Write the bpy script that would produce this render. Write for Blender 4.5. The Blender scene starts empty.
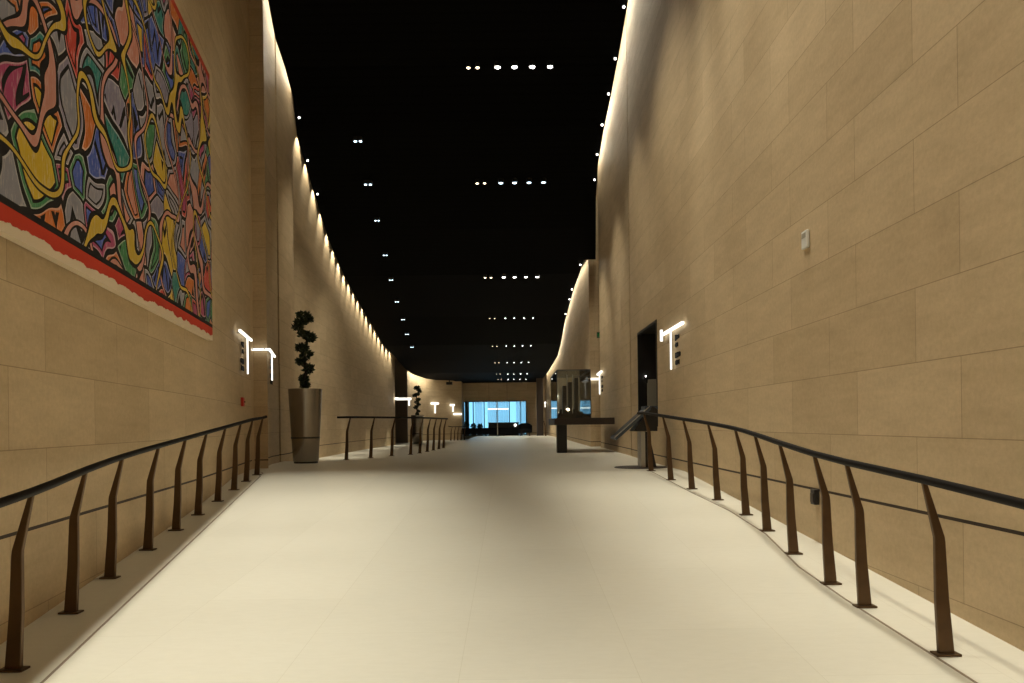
import bpy, bmesh, math, random
from mathutils import Vector, Matrix
random.seed(7)
S = bpy.context.scene
C = S.collection
PI = math.pi

# ------------------------------------------------------------------ camera, world, exposure
# X = right, Y = depth down the hall, Z = up; eye at 1.5 m over the foot of the ramp
EYE = 1.5
cam_d = bpy.data.cameras.new('camera')
cam = bpy.data.objects.new('camera', cam_d)
C.objects.link(cam)
cam_d.sensor_width = 36.0
cam_d.lens = 796 / 1024 * 36
cam_d.shift_y = (424 - 341.5) / 1024
cam.matrix_world = Matrix.Translation((0, 0, EYE)) @ Matrix.Rotation(PI / 2, 4, 'X') @ Matrix.Rotation(-0.0122, 4, 'Z')
cam_d.clip_start = 0.05
cam_d.clip_end = 300
S.camera = cam

world = bpy.data.worlds.new('world')
S.world = world
world.use_nodes = True
bg = world.node_tree.nodes['Background']
bg.inputs['Color'].default_value = (0.23, 0.58, 0.84, 1)
bg.inputs['Strength'].default_value = 1.0

S.view_settings.view_transform = 'Standard'
S.view_settings.look = 'None'
S.view_settings.gamma = 1.0
S.view_settings.use_curve_mapping = False
S.view_settings.exposure = 0.85
S.cycles.use_denoising = True
S.cycles.use_light_tree = True
S.cycles.max_bounces = 8
S.cycles.diffuse_bounces = 5
S.cycles.sample_clamp_indirect = 4
S.cycles.caustics_reflective = False
S.cycles.caustics_refractive = False

WARM = (1.0, 0.80, 0.52)
NEUT = (1.0, 0.92, 0.74)
CREAM = (1.0, 0.95, 0.80)
POWER = dict(ramp_left=700, ramp_right=590, wash_right=385, wash_left=155, row=125, single=30, cove_point=48, cove_strip=7, lobby=260)


def spot(name, loc, target, watts, deg=60, blend=0.5, col=NEUT, r=0.05):
    l = bpy.data.lights.new(name, 'SPOT')
    l.energy = watts
    l.spot_size = math.radians(deg)
    l.spot_blend = blend
    l.color = col
    l.shadow_soft_size = r
    o = bpy.data.objects.new(name, l)
    C.objects.link(o)
    o.location = loc
    d = Vector(target) - Vector(loc)
    o.rotation_euler = d.to_track_quat('-Z', 'Y').to_euler()
    return o


def strip(name, a, b, width, watts, col=WARM, aim=(0, 0, -1), spread=180):
    """a linear area lamp from a to b"""
    a, b = Vector(a), Vector(b)
    l = bpy.data.lights.new(name, 'AREA')
    l.shape = 'RECTANGLE'
    l.size = (b - a).length
    l.size_y = width
    l.energy = watts
    l.color = col
    l.spread = math.radians(spread)
    o = bpy.data.objects.new(name, l)
    C.objects.link(o)
    x = (b - a).normalized()
    z = -(Vector(aim).normalized())
    z = (z - x * z.dot(x)).normalized()
    y = z.cross(x)
    m = Matrix((x, y, z)).transposed().to_4x4()
    m.translation = (a + b) / 2
    o.matrix_world = m
    return o


# ceiling profile: (depth, height above the ground datum)
CEIL = [(-3, 10.5), (12.9, 10.24), (15.64, 9.83), (17.48, 9.41), (19.32, 8.72), (21.53, 8.1), (23.99, 7.38), (27.3, 6.63), (30.06, 6.29),
        (32.85, 5.96), (37.39, 5.24), (41.91, 4.87), (46.87, 4.55), (54.0, 4.45), (57.5, 4.40)]


def lerp(tab, v):
    if v <= tab[0][0]:
        return tab[0][1]
    for (a, fa), (b, fb) in zip(tab, tab[1:]):
        if v <= b:
            return fa + (fb - fa) * (v - a) / (b - a)
    return tab[-1][1]


def ceil_z(y):
    return lerp(CEIL, y)


RT = 12.57                       # where the ramp reaches the upper floor
UP = 0.72                        # upper floor height
LOW = 0.48                       # sunken passage along the left wall


def floor_z(y):
    return min(UP, 0.01 + 0.0565 * y)


# the left light edge on the ramp: from a row of lamps cut by an unseen baffle added above
def ramp_edge(y):
    return Vector((-2.37 - 0.1886 * (y - 4.0), y, floor_z(y)))


OFF = Vector((1.35, 0, 9.3))
for y in (0.5, 2.0, 3.5, 5.0, 6.5, 8.0, 9.5, 11.0):
    p = ramp_edge(y) + OFF
    spot('ramp_lamp', p, (p.x - 0.8, y + 0.1, 0), POWER['ramp_left'], 39, 0.95, CREAM, 0.018)
for y in (0.5, 2.0, 3.5, 5.0, 6.5, 8.0, 9.5, 11.0):
    spot('ramp_lamp', (2.1, y, 9.7), (2.2, y + 0.1, 0), POWER['ramp_right'], 29, 1.0, CREAM, 0.4)
for y in (1.0, 5.0, 9.0, 13.0):  # unseen fill spots added to brighten the right wall by the ramp
    spot('wall_fill', (-1.0, y, 9.8), (2.7, y + 0.6, 4.0), POWER['wash_right'], 78, 1.0, r=0.2)
for y, z in ((17.0, 8.9), (20.5, 7.9), (24.0, 7.0)):  # more added fill, evening out both walls farther down the hall
    spot('wall_fill', (0.2, y, z), (2.8, y + 0.6, 3.5), POWER['wash_right'] * 0.42, 84, 1.0, r=0.2)
    spot('wall_fill', (-2.4, y + 2, z - 0.6), (-6.0, y + 3, 3.2), POWER['wash_right'] * 0.35, 84, 1.0, r=0.2)
for y in (2.0, 7.0, 12.0):  # added fill for the left wall, no visible fitting
    spot('wall_fill', (1.4, y, 9.8), (-3.4, y + 0.6, 4.4), POWER['wash_left'], 66, 1.0, r=0.2)


# ------------------------------------------------------------------ materials
def mat(name, col=(0.5, 0.5, 0.5), rough=0.5, metal=0.0, spec=0.5):
    m = bpy.data.materials.new(name)
    m.use_nodes = True
    b = m.node_tree.nodes['Principled BSDF']
    b.inputs['Base Color'].default_value = (*col, 1)
    b.inputs['Roughness'].default_value = rough
    b.inputs['Metallic'].default_value = metal
    b.inputs['Specular IOR Level'].default_value = spec
    return m


class NT:
    def __init__(self, m):
        self.m = m
        self.t = m.node_tree
        self.b = self.t.nodes['Principled BSDF']

    def n(self, kind, **kw):
        x = self.t.nodes.new(kind)
        for k, v in kw.items():
            setattr(x, k, v)
        return x

    def l(self, a, b):
        self.t.links.new(a, b)

    def math(self, op, a, b=None, c=None):
        x = self.n('ShaderNodeMath', operation=op)
        for i, v in enumerate((a, b, c)):
            if v is None:
                continue
            if isinstance(v, (int, float)):
                x.inputs[i].default_value = v
            else:
                self.l(v, x.inputs[i])
        return x.outputs[0]

    def mix(self, fac, a, b, blend='MIX'):
        x = self.n('ShaderNodeMix', data_type='RGBA', blend_type=blend)
        for i, v in ((0, fac), (6, a), (7, b)):
            if isinstance(v, (int, float)):
                x.inputs[i].default_value = v
            elif isinstance(v, tuple):
                x.inputs[i].default_value = (*v[:3], 1)
            else:
                self.l(v, x.inputs[i])
        return x.outputs[2]

    def noise(self, vec, scale, detail=4, rough=0.55):
        x = self.n('ShaderNodeTexNoise')
        x.inputs['Scale'].default_value = scale
        x.inputs['Detail'].default_value = detail
        x.inputs['Roughness'].default_value = rough
        if vec is not None:
            self.l(vec, x.inputs['Vector'])
        return x

    def ramp(self, fac, stops, interp='LINEAR'):
        x = self.n('ShaderNodeValToRGB')
        x.color_ramp.interpolation = interp
        els = x.color_ramp.elements
        while len(els) > 1:
            els.remove(els[-1])
        els[0].position = stops[0][0]
        els[0].color = (*stops[0][1], 1)
        for p, c in stops[1:]:
            e = els.new(p)
            e.color = (*c, 1)
        self.l(fac, x.inputs[0])
        return x.outputs[0]

    def bump(self, h, strength=0.2, dist=0.01):
        x = self.n('ShaderNodeBump')
        x.inputs['Strength'].default_value = strength
        x.inputs['Distance'].default_value = dist
        self.l(h, x.inputs['Height'])
        self.l(x.outputs[0], self.b.inputs['Normal'])


def stone_wall():
    m = mat('limestone_wall', (0.5, 0.4, 0.24), 0.62, spec=0.25)
    k = NT(m)
    uv = k.n('ShaderNodeUVMap').outputs[0]
    mp = k.n('ShaderNodeMapping')
    mp.inputs['Location'].default_value = (0.35, -0.38, 0)
    k.l(uv, mp.inputs['Vector'])
    br = k.n('ShaderNodeTexBrick')
    br.offset = 0.37
    br.squash = 1.0
    br.inputs['Scale'].default_value = 1.0
    br.inputs['Brick Width'].default_value = 1.45
    br.inputs['Row Height'].default_value = 0.5
    br.inputs['Mortar Size'].default_value = 0.0035
    br.inputs['Mortar Smooth'].default_value = 0.4
    br.inputs['Color1'].default_value = (0.575, 0.445, 0.28, 1)
    br.inputs['Color2'].default_value = (0.505, 0.385, 0.235, 1)
    br.inputs['Mortar'].default_value = (0.31, 0.23, 0.135, 1)
    k.l(mp.outputs[0], br.inputs['Vector'])
    mp2 = k.n('ShaderNodeMapping')
    mp2.inputs['Scale'].default_value = (1.0, 4.0, 1.0)
    k.l(uv, mp2.inputs['Vector'])
    n1 = k.noise(mp2.outputs[0], 1.6, 6, 0.65)
    n2 = k.noise(uv, 22, 4, 0.7)
    c = k.mix(0.55, br.outputs['Color'], k.ramp(n1.outputs['Fac'], [(0.3, (0.78, 0.76, 0.72)), (0.7, (1.12, 1.1, 1.08))]), 'MULTIPLY')
    c = k.mix(0.35, c, k.ramp(n2.outputs['Fac'], [(0.35, (0.8, 0.8, 0.8)), (0.65, (1.12, 1.12, 1.12))]), 'MULTIPLY')
    # the dark skirting joint
    sx = k.n('ShaderNodeSeparateXYZ')
    k.l(uv, sx.inputs[0])
    dv = k.math('ABSOLUTE', k.math('SUBTRACT', sx.outputs[1], 0.88))
    j = k.math('LESS_THAN', dv, 0.011)
    c = k.mix(j, c, (0.035, 0.022, 0.014))
    k.l(c, k.b.inputs['Base Color'])
    k.bump(n2.outputs['Fac'], 0.12, 0.01)
    return m


def stone_floor():
    m = mat('cream_floor_stone', (0.7, 0.66, 0.55), 0.33, spec=0.32)
    k = NT(m)
    g = k.n('ShaderNodeNewGeometry')
    mp = k.n('ShaderNodeMapping')
    mp.inputs['Rotation'].default_value = (0, 0, PI / 2)
    mp.inputs['Location'].default_value = (0.2, 0.28, 0)
    k.l(g.outputs['Position'], mp.inputs['Vector'])
    br = k.n('ShaderNodeTexBrick')
    br.offset = 0.5
    br.inputs['Scale'].default_value = 1.0
    br.inputs['Brick Width'].default_value = 1.5
    br.inputs['Row Height'].default_value = 0.9
    br.inputs['Mortar Size'].default_value = 0.002
    br.inputs['Color1'].default_value = (0.76, 0.735, 0.63, 1)
    br.inputs['Color2'].default_value = (0.735, 0.71, 0.605, 1)
    br.inputs['Mortar'].default_value = (0.66, 0.63, 0.52, 1)
    k.l(mp.outputs[0], br.inputs['Vector'])
    mp2 = k.n('ShaderNodeMapping')
    mp2.inputs['Scale'].default_value = (1, 3.0, 1)
    mp2.inputs['Rotation'].default_value = (0, 0, 0.5)
    k.l(g.outputs['Position'], mp2.inputs['Vector'])
    n1 = k.noise(mp2.outputs[0], 9, 6, 0.7)
    c = k.mix(0.5, br.outputs['Color'], k.ramp(n1.outputs['Fac'], [(0.32, (0.95, 0.945, 0.93)), (0.62, (1.03, 1.03, 1.03))]), 'MULTIPLY')
    k.l(c, k.b.inputs['Base Color'])
    return m


def black_ceiling():
    m = mat('black_ceiling', (0.006, 0.0055, 0.005), 0.8, spec=0.05)
    k = NT(m)
    g = k.n('ShaderNodeNewGeometry')
    w = k.n('ShaderNodeTexWave', wave_type='BANDS', bands_direction='Y')
    w.inputs['Scale'].default_value = 1.2
    k.l(g.outputs['Position'], w.inputs['Vector'])
    c = k.ramp(w.outputs['Fac'], [(0.0, (0.0012, 0.0012, 0.0012)), (0.25, (0.003, 0.0028, 0.0026))])
    k.l(c, k.b.inputs['Base Color'])
    return m


def brushed(name, col, rough=0.34, streak=True):
    m = mat(name, col, rough, 1.0)
    if streak:
        k = NT(m)
        tc = k.n('ShaderNodeTexCoord')
        mp = k.n('ShaderNodeMapping')
        mp.inputs['Scale'].default_value = (40, 40, 0.6)
        k.l(tc.outputs['Object'], mp.inputs['Vector'])
        n = k.noise(mp.outputs[0], 2.0, 3)
        c = k.mix(n.outputs['Fac'], tuple(v * 0.75 for v in col), tuple(min(1, v * 1.2) for v in col))
        k.l(c, k.b.inputs['Base Color'])
    return m


def emit(name, col, strength):
    m = bpy.data.materials.new(name)
    m.use_nodes = True
    t = m.node_tree
    t.nodes.clear()
    e = t.nodes.new('ShaderNodeEmission')
    e.inputs[0].default_value = (*col, 1)
    e.inputs[1].default_value = strength
    o = t.nodes.new('ShaderNodeOutputMaterial')
    t.links.new(e.outputs[0], o.inputs[0])
    return m


def bronze():
    m = mat('brown_bronze', (0.105, 0.062, 0.032), 0.42, 0.75)
    k = NT(m)
    tc = k.n('ShaderNodeTexCoord')
    n = k.noise(tc.outputs['Object'], 9, 3)
    c = k.mix(n.outputs['Fac'], (0.075, 0.045, 0.025), (0.15, 0.09, 0.045))
    k.l(c, k.b.inputs['Base Color'])
    return m


def glass(name, tint=(0.93, 0.96, 0.96), refl=0.10):
    m = bpy.data.materials.new(name)
    m.use_nodes = True
    t = m.node_tree
    t.nodes.clear()
    tr = t.nodes.new('ShaderNodeBsdfTransparent')
    tr.inputs[0].default_value = (*tint, 1)
    gl = t.nodes.new('ShaderNodeBsdfGlossy')
    gl.inputs['Roughness'].default_value = 0.02
    fr = t.nodes.new('ShaderNodeFresnel')
    fr.inputs[0].default_value = 1.5
    mx = t.nodes.new('ShaderNodeMixShader')
    o = t.nodes.new('ShaderNodeOutputMaterial')
    t.links.new(fr.outputs[0], mx.inputs[0])
    t.links.new(tr.outputs[0], mx.inputs[1])
    t.links.new(gl.outputs[0], mx.inputs[2])
    t.links.new(mx.outputs[0], o.inputs[0])
    return m


def leaf_mat():
    m = mat('dark_leaf', (0.03, 0.05, 0.02), 0.5)
    k = NT(m)
    g = k.n('ShaderNodeNewGeometry')
    c = k.mix(g.outputs['Random Per Island'], (0.012, 0.02, 0.008), (0.045, 0.065, 0.025))
    k.l(c, k.b.inputs['Base Color'])
    return m


def sheer_mat():
    m = bpy.data.materials.new('sheer_curtain')
    m.use_nodes = True
    t = m.node_tree
    t.nodes.clear()
    tr = t.nodes.new('ShaderNodeBsdfTransparent')
    tl = t.nodes.new('ShaderNodeBsdfTranslucent')
    tl.inputs[0].default_value = (0.95, 0.97, 1.0, 1)
    mx = t.nodes.new('ShaderNodeMixShader')
    mx.inputs[0].default_value = 0.55
    o = t.nodes.new('ShaderNodeOutputMaterial')
    t.links.new(tr.outputs[0], mx.inputs[1])
    t.links.new(tl.outputs[0], mx.inputs[2])
    t.links.new(mx.outputs[0], o.inputs[0])
    return m


def painting_mat():
    """an anonymous abstract: outlined blobs of strong colour, loops and zigzags"""
    m = mat('abstract_painting', (0.5, 0.5, 0.5), 0.55, spec=0.3)
    k = NT(m)
    uv = k.n('ShaderNodeUVMap').outputs[0]

    def warp(scale, amount, seed):
        mp = k.n('ShaderNodeMapping')
        mp.inputs['Location'].default_value = (seed, seed * 1.7, 0)
        k.l(uv, mp.inputs['Vector'])
        n = k.noise(mp.outputs[0], scale, 1, 0.4)
        s = k.n('ShaderNodeVectorMath', operation='SUBTRACT')
        k.l(n.outputs['Color'], s.inputs[0])
        s.inputs[1].default_value = (0.5, 0.5, 0.5)
        sc = k.n('ShaderNodeVectorMath', operation='SCALE')
        sc.inputs['Scale'].default_value = amount
        k.l(s.outputs[0], sc.inputs[0])
        ad = k.n('ShaderNodeVectorMath', operation='ADD')
        k.l(mp.outputs[0], ad.inputs[0])
        k.l(sc.outputs[0], ad.inputs[1])
        return ad.outputs[0]

    def scaled(v, s):
        mp = k.n('ShaderNodeMapping')
        mp.inputs['Scale'].default_value = (s, s, s)
        k.l(v, mp.inputs['Vector'])
        return mp.outputs[0]
    w1 = warp(1.3, 0.85, 3.1)
    vs = scaled(w1, 2.7)
    cell = k.n('ShaderNodeTexVoronoi', feature='F1', voronoi_dimensions='2D')
    cell.inputs['Scale'].default_value = 1.0
    k.l(vs, cell.inputs['Vector'])
    edge = k.n('ShaderNodeTexVoronoi', feature='DISTANCE_TO_EDGE', voronoi_dimensions='2D')
    edge.inputs['Scale'].default_value = 1.0
    k.l(vs, edge.inputs['Vector'])
    sx = k.n('ShaderNodeSeparateColor')
    k.l(cell.outputs['Color'], sx.inputs[0])
    pal = [(0.06, 0.10, 0.40), (0.27, 0.27, 0.32), (0.58, 0.07, 0.05), (0.62, 0.42, 0.03), (0.06, 0.24, 0.10), (0.58, 0.24, 0.18),
           (0.07, 0.12, 0.46), (0.30, 0.29, 0.34), (0.40, 0.06, 0.16), (0.03, 0.22, 0.20), (0.25, 0.23, 0.32), (0.60, 0.17, 0.03)]
    base = k.ramp(sx.outputs[0], [(i / len(pal), c) for i, c in enumerate(pal)], 'CONSTANT')
    pal2 = pal[5:] + pal[:5]
    base2 = k.ramp(sx.outputs[1], [(i / len(pal2), c) for i, c in enumerate(pal2)], 'CONSTANT')
    # an inner ring / core in every blob
    nest = k.math('GREATER_THAN', sx.outputs[2], 0.58)
    inner = k.math('MULTIPLY', k.math('GREATER_THAN', edge.outputs['Distance'], 0.2), nest)
    c = k.mix(inner, base, base2)
    ringd = k.math('ABSOLUTE', k.math('SUBTRACT', edge.outputs['Distance'], 0.2))
    ring = k.math('MULTIPLY', k.math('LESS_THAN', ringd, 0.032), nest)
    # zigzag strokes in the plain blobs
    w2 = warp(1.1, 0.9, 8.4)
    zs_ = k.n('ShaderNodeSeparateXYZ')
    k.l(w2, zs_.inputs[0])
    tri = k.math('PINGPONG', k.math('MULTIPLY', zs_.outputs[0], 3.4), 0.5)
    zz = k.math('ADD', k.math('MULTIPLY', zs_.outputs[1], 1.7), k.math('MULTIPLY', tri, 0.75))
    bar = k.math('LESS_THAN', k.math('PINGPONG', zz, 0.5), 0.085)
    barm = k.math('MULTIPLY', bar, k.math('LESS_THAN', sx.outputs[2], 0.40))
    barm = k.math('MULTIPLY', barm, k.math('GREATER_THAN', edge.outputs['Distance'], 0.11))
    # chalky brush streaks
    mp = k.n('ShaderNodeMapping')
    mp.inputs['Scale'].default_value = (18, 3.5, 1)
    k.l(uv, mp.inputs['Vector'])
    br = k.noise(mp.outputs[0], 2.2, 5, 0.7)
    chalk = k.ramp(br.outputs['Fac'], [(0.52, (0, 0, 0)), (0.72, (0.75, 0.75, 0.75))])
    c = k.mix(chalk, c, (0.60, 0.56, 0.54))
    halo = k.math('LESS_THAN', edge.outputs['Distance'], 0.085)
    c = k.mix(k.math('MULTIPLY', halo, 0.45), c, (0.62, 0.60, 0.56))
    black = k.math('MAXIMUM', k.math('MAXIMUM', k.math('LESS_THAN', edge.outputs['Distance'], 0.055), ring), barm)
    c = k.mix(black, c, (0.012, 0.011, 0.012))
    # long tubes winding over the blobs
    for sc_, seed_, colr in ((0.95, 21.0, (0.55, 0.25, 0.20)), (1.1, 66.0, (0.58, 0.40, 0.04))):
        mpt = k.n('ShaderNodeMapping')
        mpt.inputs['Location'].default_value = (seed_, seed_ * 0.6, 0)
        k.l(uv, mpt.inputs['Vector'])
        nn_ = k.noise(mpt.outputs[0], sc_, 1, 0.35)
        dd_ = k.math('ABSOLUTE', k.math('SUBTRACT', nn_.outputs['Fac'], 0.5))
        c = k.mix(k.math('LESS_THAN', dd_, 0.022), c, (0.012, 0.011, 0.012))
        c = k.mix(k.math('LESS_THAN', dd_, 0.011), c, k.mix(chalk, colr, (0.55, 0.5, 0.48)))
    # borders: black line, red band, ragged cream foot
    s = k.n('ShaderNodeSeparateXYZ')
    k.l(uv, s.inputs[0])
    rag = k.noise(uv, 3.5, 3, 0.6)
    vy = k.math('ADD', s.outputs[1], k.math('MULTIPLY', k.math('SUBTRACT', rag.outputs['Fac'], 0.5), 0.12))
    c = k.mix(k.math('LESS_THAN', s.outputs[1], 0.205), c, (0.012, 0.011, 0.012))
    c = k.mix(k.math('LESS_THAN', s.outputs[1], 0.16), c, (0.55, 0.045, 0.02))
    c = k.mix(k.math('LESS_THAN', vy, 0.065), c, (0.72, 0.60, 0.44))
    c = k.mix(k.math('GREATER_THAN', s.outputs[1], 3.34), c, (0.5, 0.06, 0.03))
    k.l(c, k.b.inputs['Base Color'])
    return m


M = dict(
    wall=stone_wall(), floor=stone_floor(), ceiling=black_ceiling(),
    bronze=bronze(), rail=mat('dark_handrail', (0.010, 0.008, 0.007), 0.6, 0.0, 0.12),
    steel=brushed('brushed_steel', (0.38, 0.345, 0.30), 0.27),
    black=mat('black_lacquer', (0.012, 0.011, 0.011), 0.45), dark=mat('dark_recess', (0.014, 0.011, 0.009), 0.5),
    darkbrown=mat('dark_brown', (0.035, 0.022, 0.016), 0.5),
    soil=mat('soil', (0.02, 0.014, 0.01), 0.9), bark=mat('bark', (0.03, 0.02, 0.014), 0.85), leaf=leaf_mat(),
    light=emit('white_light_bar', (1.0, 0.97, 0.86), 1.3), lens=emit('lamp_lens', (1.0, 0.97, 0.90), 9.0),
    lens_warm=emit('lamp_lens_warm', (1.0, 0.78, 0.50), 5.0), lens_cool=emit('lamp_lens_cool', (0.62, 0.85, 1.0), 4.0),
    glass=glass('clear_glass'), pane=glass('window_glass', (0.97, 0.99, 1.0)), sheer=sheer_mat(),
    paint=painting_mat(), white=mat('white_plastic', (0.75, 0.75, 0.70), 0.4), red=mat('red_plastic', (0.45, 0.02, 0.012), 0.4),
    letters=mat('dark_lettering', (0.008, 0.007, 0.006), 0.7, spec=0.1), screen=emit('blue_screen', (0.26, 0.60, 0.86), 0.85),
    greyblue=mat('grey_blue_metal', (0.06, 0.08, 0.11), 0.45, 0.2), panel=mat('grey_panel', (0.42, 0.39, 0.31), 0.4, 0.2),
    joint=mat('dark_joint', (0.26, 0.20, 0.14), 0.6), green=emit('green_sign', (0.04, 0.22, 0.06), 0.12),
    cushion=mat('dark_upholstery', (0.008, 0.008, 0.010), 0.9, spec=0.1), mull=mat('blue_grey_frame', (0.05, 0.09, 0.14), 0.5),
    portal=mat('brown_panel', (0.16, 0.115, 0.075), 0.6),
    pale=mat('pale_metal', (0.5, 0.5, 0.48), 0.3, 0.8),
)


# ------------------------------------------------------------------ mesh helpers
def link(name, bm, m, parent=None, smooth=False, loc=None):
    me = bpy.data.meshes.new(name)
    bm.normal_update()
    bm.to_mesh(me)
    bm.free()
    ms = m if isinstance(m, (list, tuple)) else [m]
    for x in ms:
        me.materials.append(x)
    if smooth:
        for p in me.polygons:
            p.use_smooth = True
        try:
            me.set_sharp_from_angle(angle=math.radians(38))
        except Exception:
            pass
    o = bpy.data.objects.new(name, me)
    C.objects.link(o)
    if parent is not None:
        o.parent = parent
    if loc is not None:
        o.location = loc
    return o


def tag(o, label=None, cat=None, group=None, kind=None):
    if label:
        o['label'] = label
    if cat:
        o['category'] = cat
    if group:
        o['group'] = group
    if kind:
        o['kind'] = kind
    return o


def empty(name, loc, label, cat, group=None, rz=0):
    o = bpy.data.objects.new(name, None)
    C.objects.link(o)
    o.location = loc
    o.rotation_euler = (0, 0, rz)
    return tag(o, label, cat, group)


def box(bm, x0, x1, y0, y1, z0, z1, bev=0.0, mi=0):
    r = bmesh.ops.create_cube(bm, size=1.0)
    for v in r['verts']:
        v.co = Vector(((x0 + x1) / 2 + v.co.x * (x1 - x0), (y0 + y1) / 2 + v.co.y * (y1 - y0), (z0 + z1) / 2 + v.co.z * (z1 - z0)))
    fs = {f for v in r['verts'] for f in v.link_faces}
    for f in fs:
        f.material_index = mi
    if bev:
        es = list({e for v in r['verts'] for e in v.link_edges})
        bmesh.ops.bevel(bm, geom=es, offset=bev, segments=2, affect='EDGES', profile=0.6)
    return bm


def boxm(*a, **k):
    return box(bmesh.new(), *a, **k)


def lathe(bm, prof, seg=32, c=(0, 0), cap=True):
    """prof: (radius, z) from bottom to top"""
    rings = []
    for r, z in prof:
        rings.append([bm.verts.new((c[0] + r * math.cos(2 * PI * i / seg), c[1] + r * math.sin(2 * PI * i / seg), z)) for i in range(seg)])
    for a, b in zip(rings, rings[1:]):
        for i in range(seg):
            j = (i + 1) % seg
            bm.faces.new((a[i], a[j], b[j], b[i]))
    if cap:
        bm.faces.new(rings[0][::-1])
        bm.faces.new(rings[-1])
    return bm


def tube(bm, pts, r, seg=10, rs=None):
    pts = [Vector(p) for p in pts]
    rings = []
    up = Vector((0, 0, 1))
    for i, p in enumerate(pts):
        t = (pts[min(i + 1, len(pts) - 1)] - pts[max(i - 1, 0)]).normalized()
        u = up if abs(t.z) < 0.95 else Vector((0, 1, 0))
        a = t.cross(u).normalized()
        b = a.cross(t).normalized()
        rr = rs[i] if rs else r
        rings.append([bm.verts.new(p + a * rr * math.cos(2 * PI * k / seg) + b * rr * math.sin(2 * PI * k / seg)) for k in range(seg)])
    for a, b in zip(rings, rings[1:]):
        for i in range(seg):
            j = (i + 1) % seg
            bm.faces.new((a[i], b[i], b[j], a[j]))
    bm.faces.new(rings[0])
    bm.faces.new(rings[-1][::-1])
    return bm


def spline(pts, step=0.5):
    """Catmull-Rom through the points"""
    P = [Vector(p) for p in pts]
    if len(P) < 3:
        return P
    P = [P[0] * 2 - P[1]] + P + [P[-1] * 2 - P[-2]]
    out = []
    for i in range(1, len(P) - 2):
        n = max(1, int((P[i + 1] - P[i]).length / step))
        for k in range(n):
            t = k / n
            a, b, c, d = P[i - 1], P[i], P[i + 1], P[i + 2]
            out.append(0.5 * ((2 * b) + (c - a) * t + (2 * a - 5 * b + 4 * c - d) * t * t + (3 * b - a - 3 * c + d) * t ** 3))
    out.append(P[-2])
    return out


def wall(name, pts, z0, z1, side, thick=0.3, m=None, u0=0.0, hole=None):
    """upright slab following a plan polyline; side = +1 thickens to the right of travel, -1 to the left.
    hole = (i, z_low, z_high): no face in segment i between these heights."""
    P = [Vector((p[0], p[1], 0)) for p in pts]
    nrm = []
    for i in range(len(P)):
        t = (P[min(i + 1, len(P) - 1)] - P[max(i - 1, 0)]).normalized()
        nrm.append(Vector((t.y, -t.x, 0)) * side)
    us = [u0]
    for a, b in zip(P, P[1:]):
        us.append(us[-1] + (b - a).length)
    bm = bmesh.new()
    uvl = bm.loops.layers.uv.new('UVMap')

    def quad(co, uv):
        vs = [bm.verts.new(c) for c in co]
        f = bm.faces.new(vs)
        for l, q in zip(f.loops, uv):
            l[uvl].uv = q
    Z = lambda p, z: Vector((p.x, p.y, z))
    for i in range(len(P) - 1):
        a, b = P[i], P[i + 1]
        A, B = a + nrm[i] * thick, b + nrm[i + 1] * thick
        bands = [(z0, z1)]
        if hole and hole[0] == i:
            bands = [(z0, hole[1]), (hole[2], z1)]
        for lo, hi in bands:
            for p, q in ((a, b), (A, B)):
                quad([Z(p, lo), Z(q, lo), Z(q, hi), Z(p, hi)], [(us[i], lo), (us[i + 1], lo), (us[i + 1], hi), (us[i], hi)])
            for z in (lo, hi):
                quad([Z(a, z), Z(b, z), Z(B, z), Z(A, z)], [(us[i], z), (us[i + 1], z), (us[i + 1], z), (us[i], z)])
        if hole and hole[0] == i:
            for p, q in ((a, A), (b, B)):
                quad([Z(p, hole[1]), Z(q, hole[1]), Z(q, hole[2]), Z(p, hole[2])], [(0, 0), (.3, 0), (.3, 1), (0, 1)])
    for i in (0, len(P) - 1):
        a = P[i]
        A = a + nrm[i] * thick
        quad([Z(a, z0), Z(A, z0), Z(A, z1), Z(a, z1)], [(us[i], z0), (us[i] + thick, z0), (us[i] + thick, z1), (us[i], z1)])
    bmesh.ops.remove_doubles(bm, verts=bm.verts, dist=1e-4)
    o = link(name, bm, m or M['wall'], smooth=True)
    tag(o, kind='structure')
    return o


# ------------------------------------------------------------------ the shell
def w1x(y):
    return -2.19 - 0.167 * y if y < 9.44 else -3.767 - 0.2015 * (y - 9.44)


TOP = 12.6
wall('wall_left', spline([(w1x(y), y) for y in (-3, 0, 3, 6, 9.44, 12, 14.85)], 1.0), -0.4, TOP, -1)
wall('wall_left', [(-5.2, 15.0), (-4.6, 15.0), (-4.87, 15.8), (-5.06, 16.8), (-5.12, 17.5)], 0.3, TOP, -1, 0.15, u0=2.3)      # pier that steps out, up to the open joint
tag(link('trim_4', boxm(-5.6, -5.25, 17.3, 17.9, 0.3, TOP), M['dark']), kind='structure')
wall('wall_left', spline([(-5.135, 17.66), (-5.21, 18.6), (-5.38, 19.8), (-5.62, 20.5), (-6.6, 21.2)], 0.4), 0.3, TOP, -1, 0.2, u0=5.5)
tag(link('wall_left', boxm(-5.6, -4.86, 14.6, 15.3, 0.3, TOP), M['wall']), kind='structure')
wall('wall_left', spline([(-6.2, 19.0), (-6.22, 21.5), (-6.28, 27), (-6.35, 34), (-6.28, 38), (-6.16, 42)], 1.0), 0.3, TOP, -1, u0=1.2)
wall('wall_left', spline([(-6.2, 47.0), (-6.12, 49.2), (-5.9, 51.5), (-5.1, 53.2), (-4.1, 54)], 0.5), 0.3, TOP, -1, u0=3)
wall('wall_left', [(-4.1, 54.0), (-3.42, 54.3), (-3.42, 56.2)], 0.3, TOP, -1, 0.3, u0=0.6)
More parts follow.
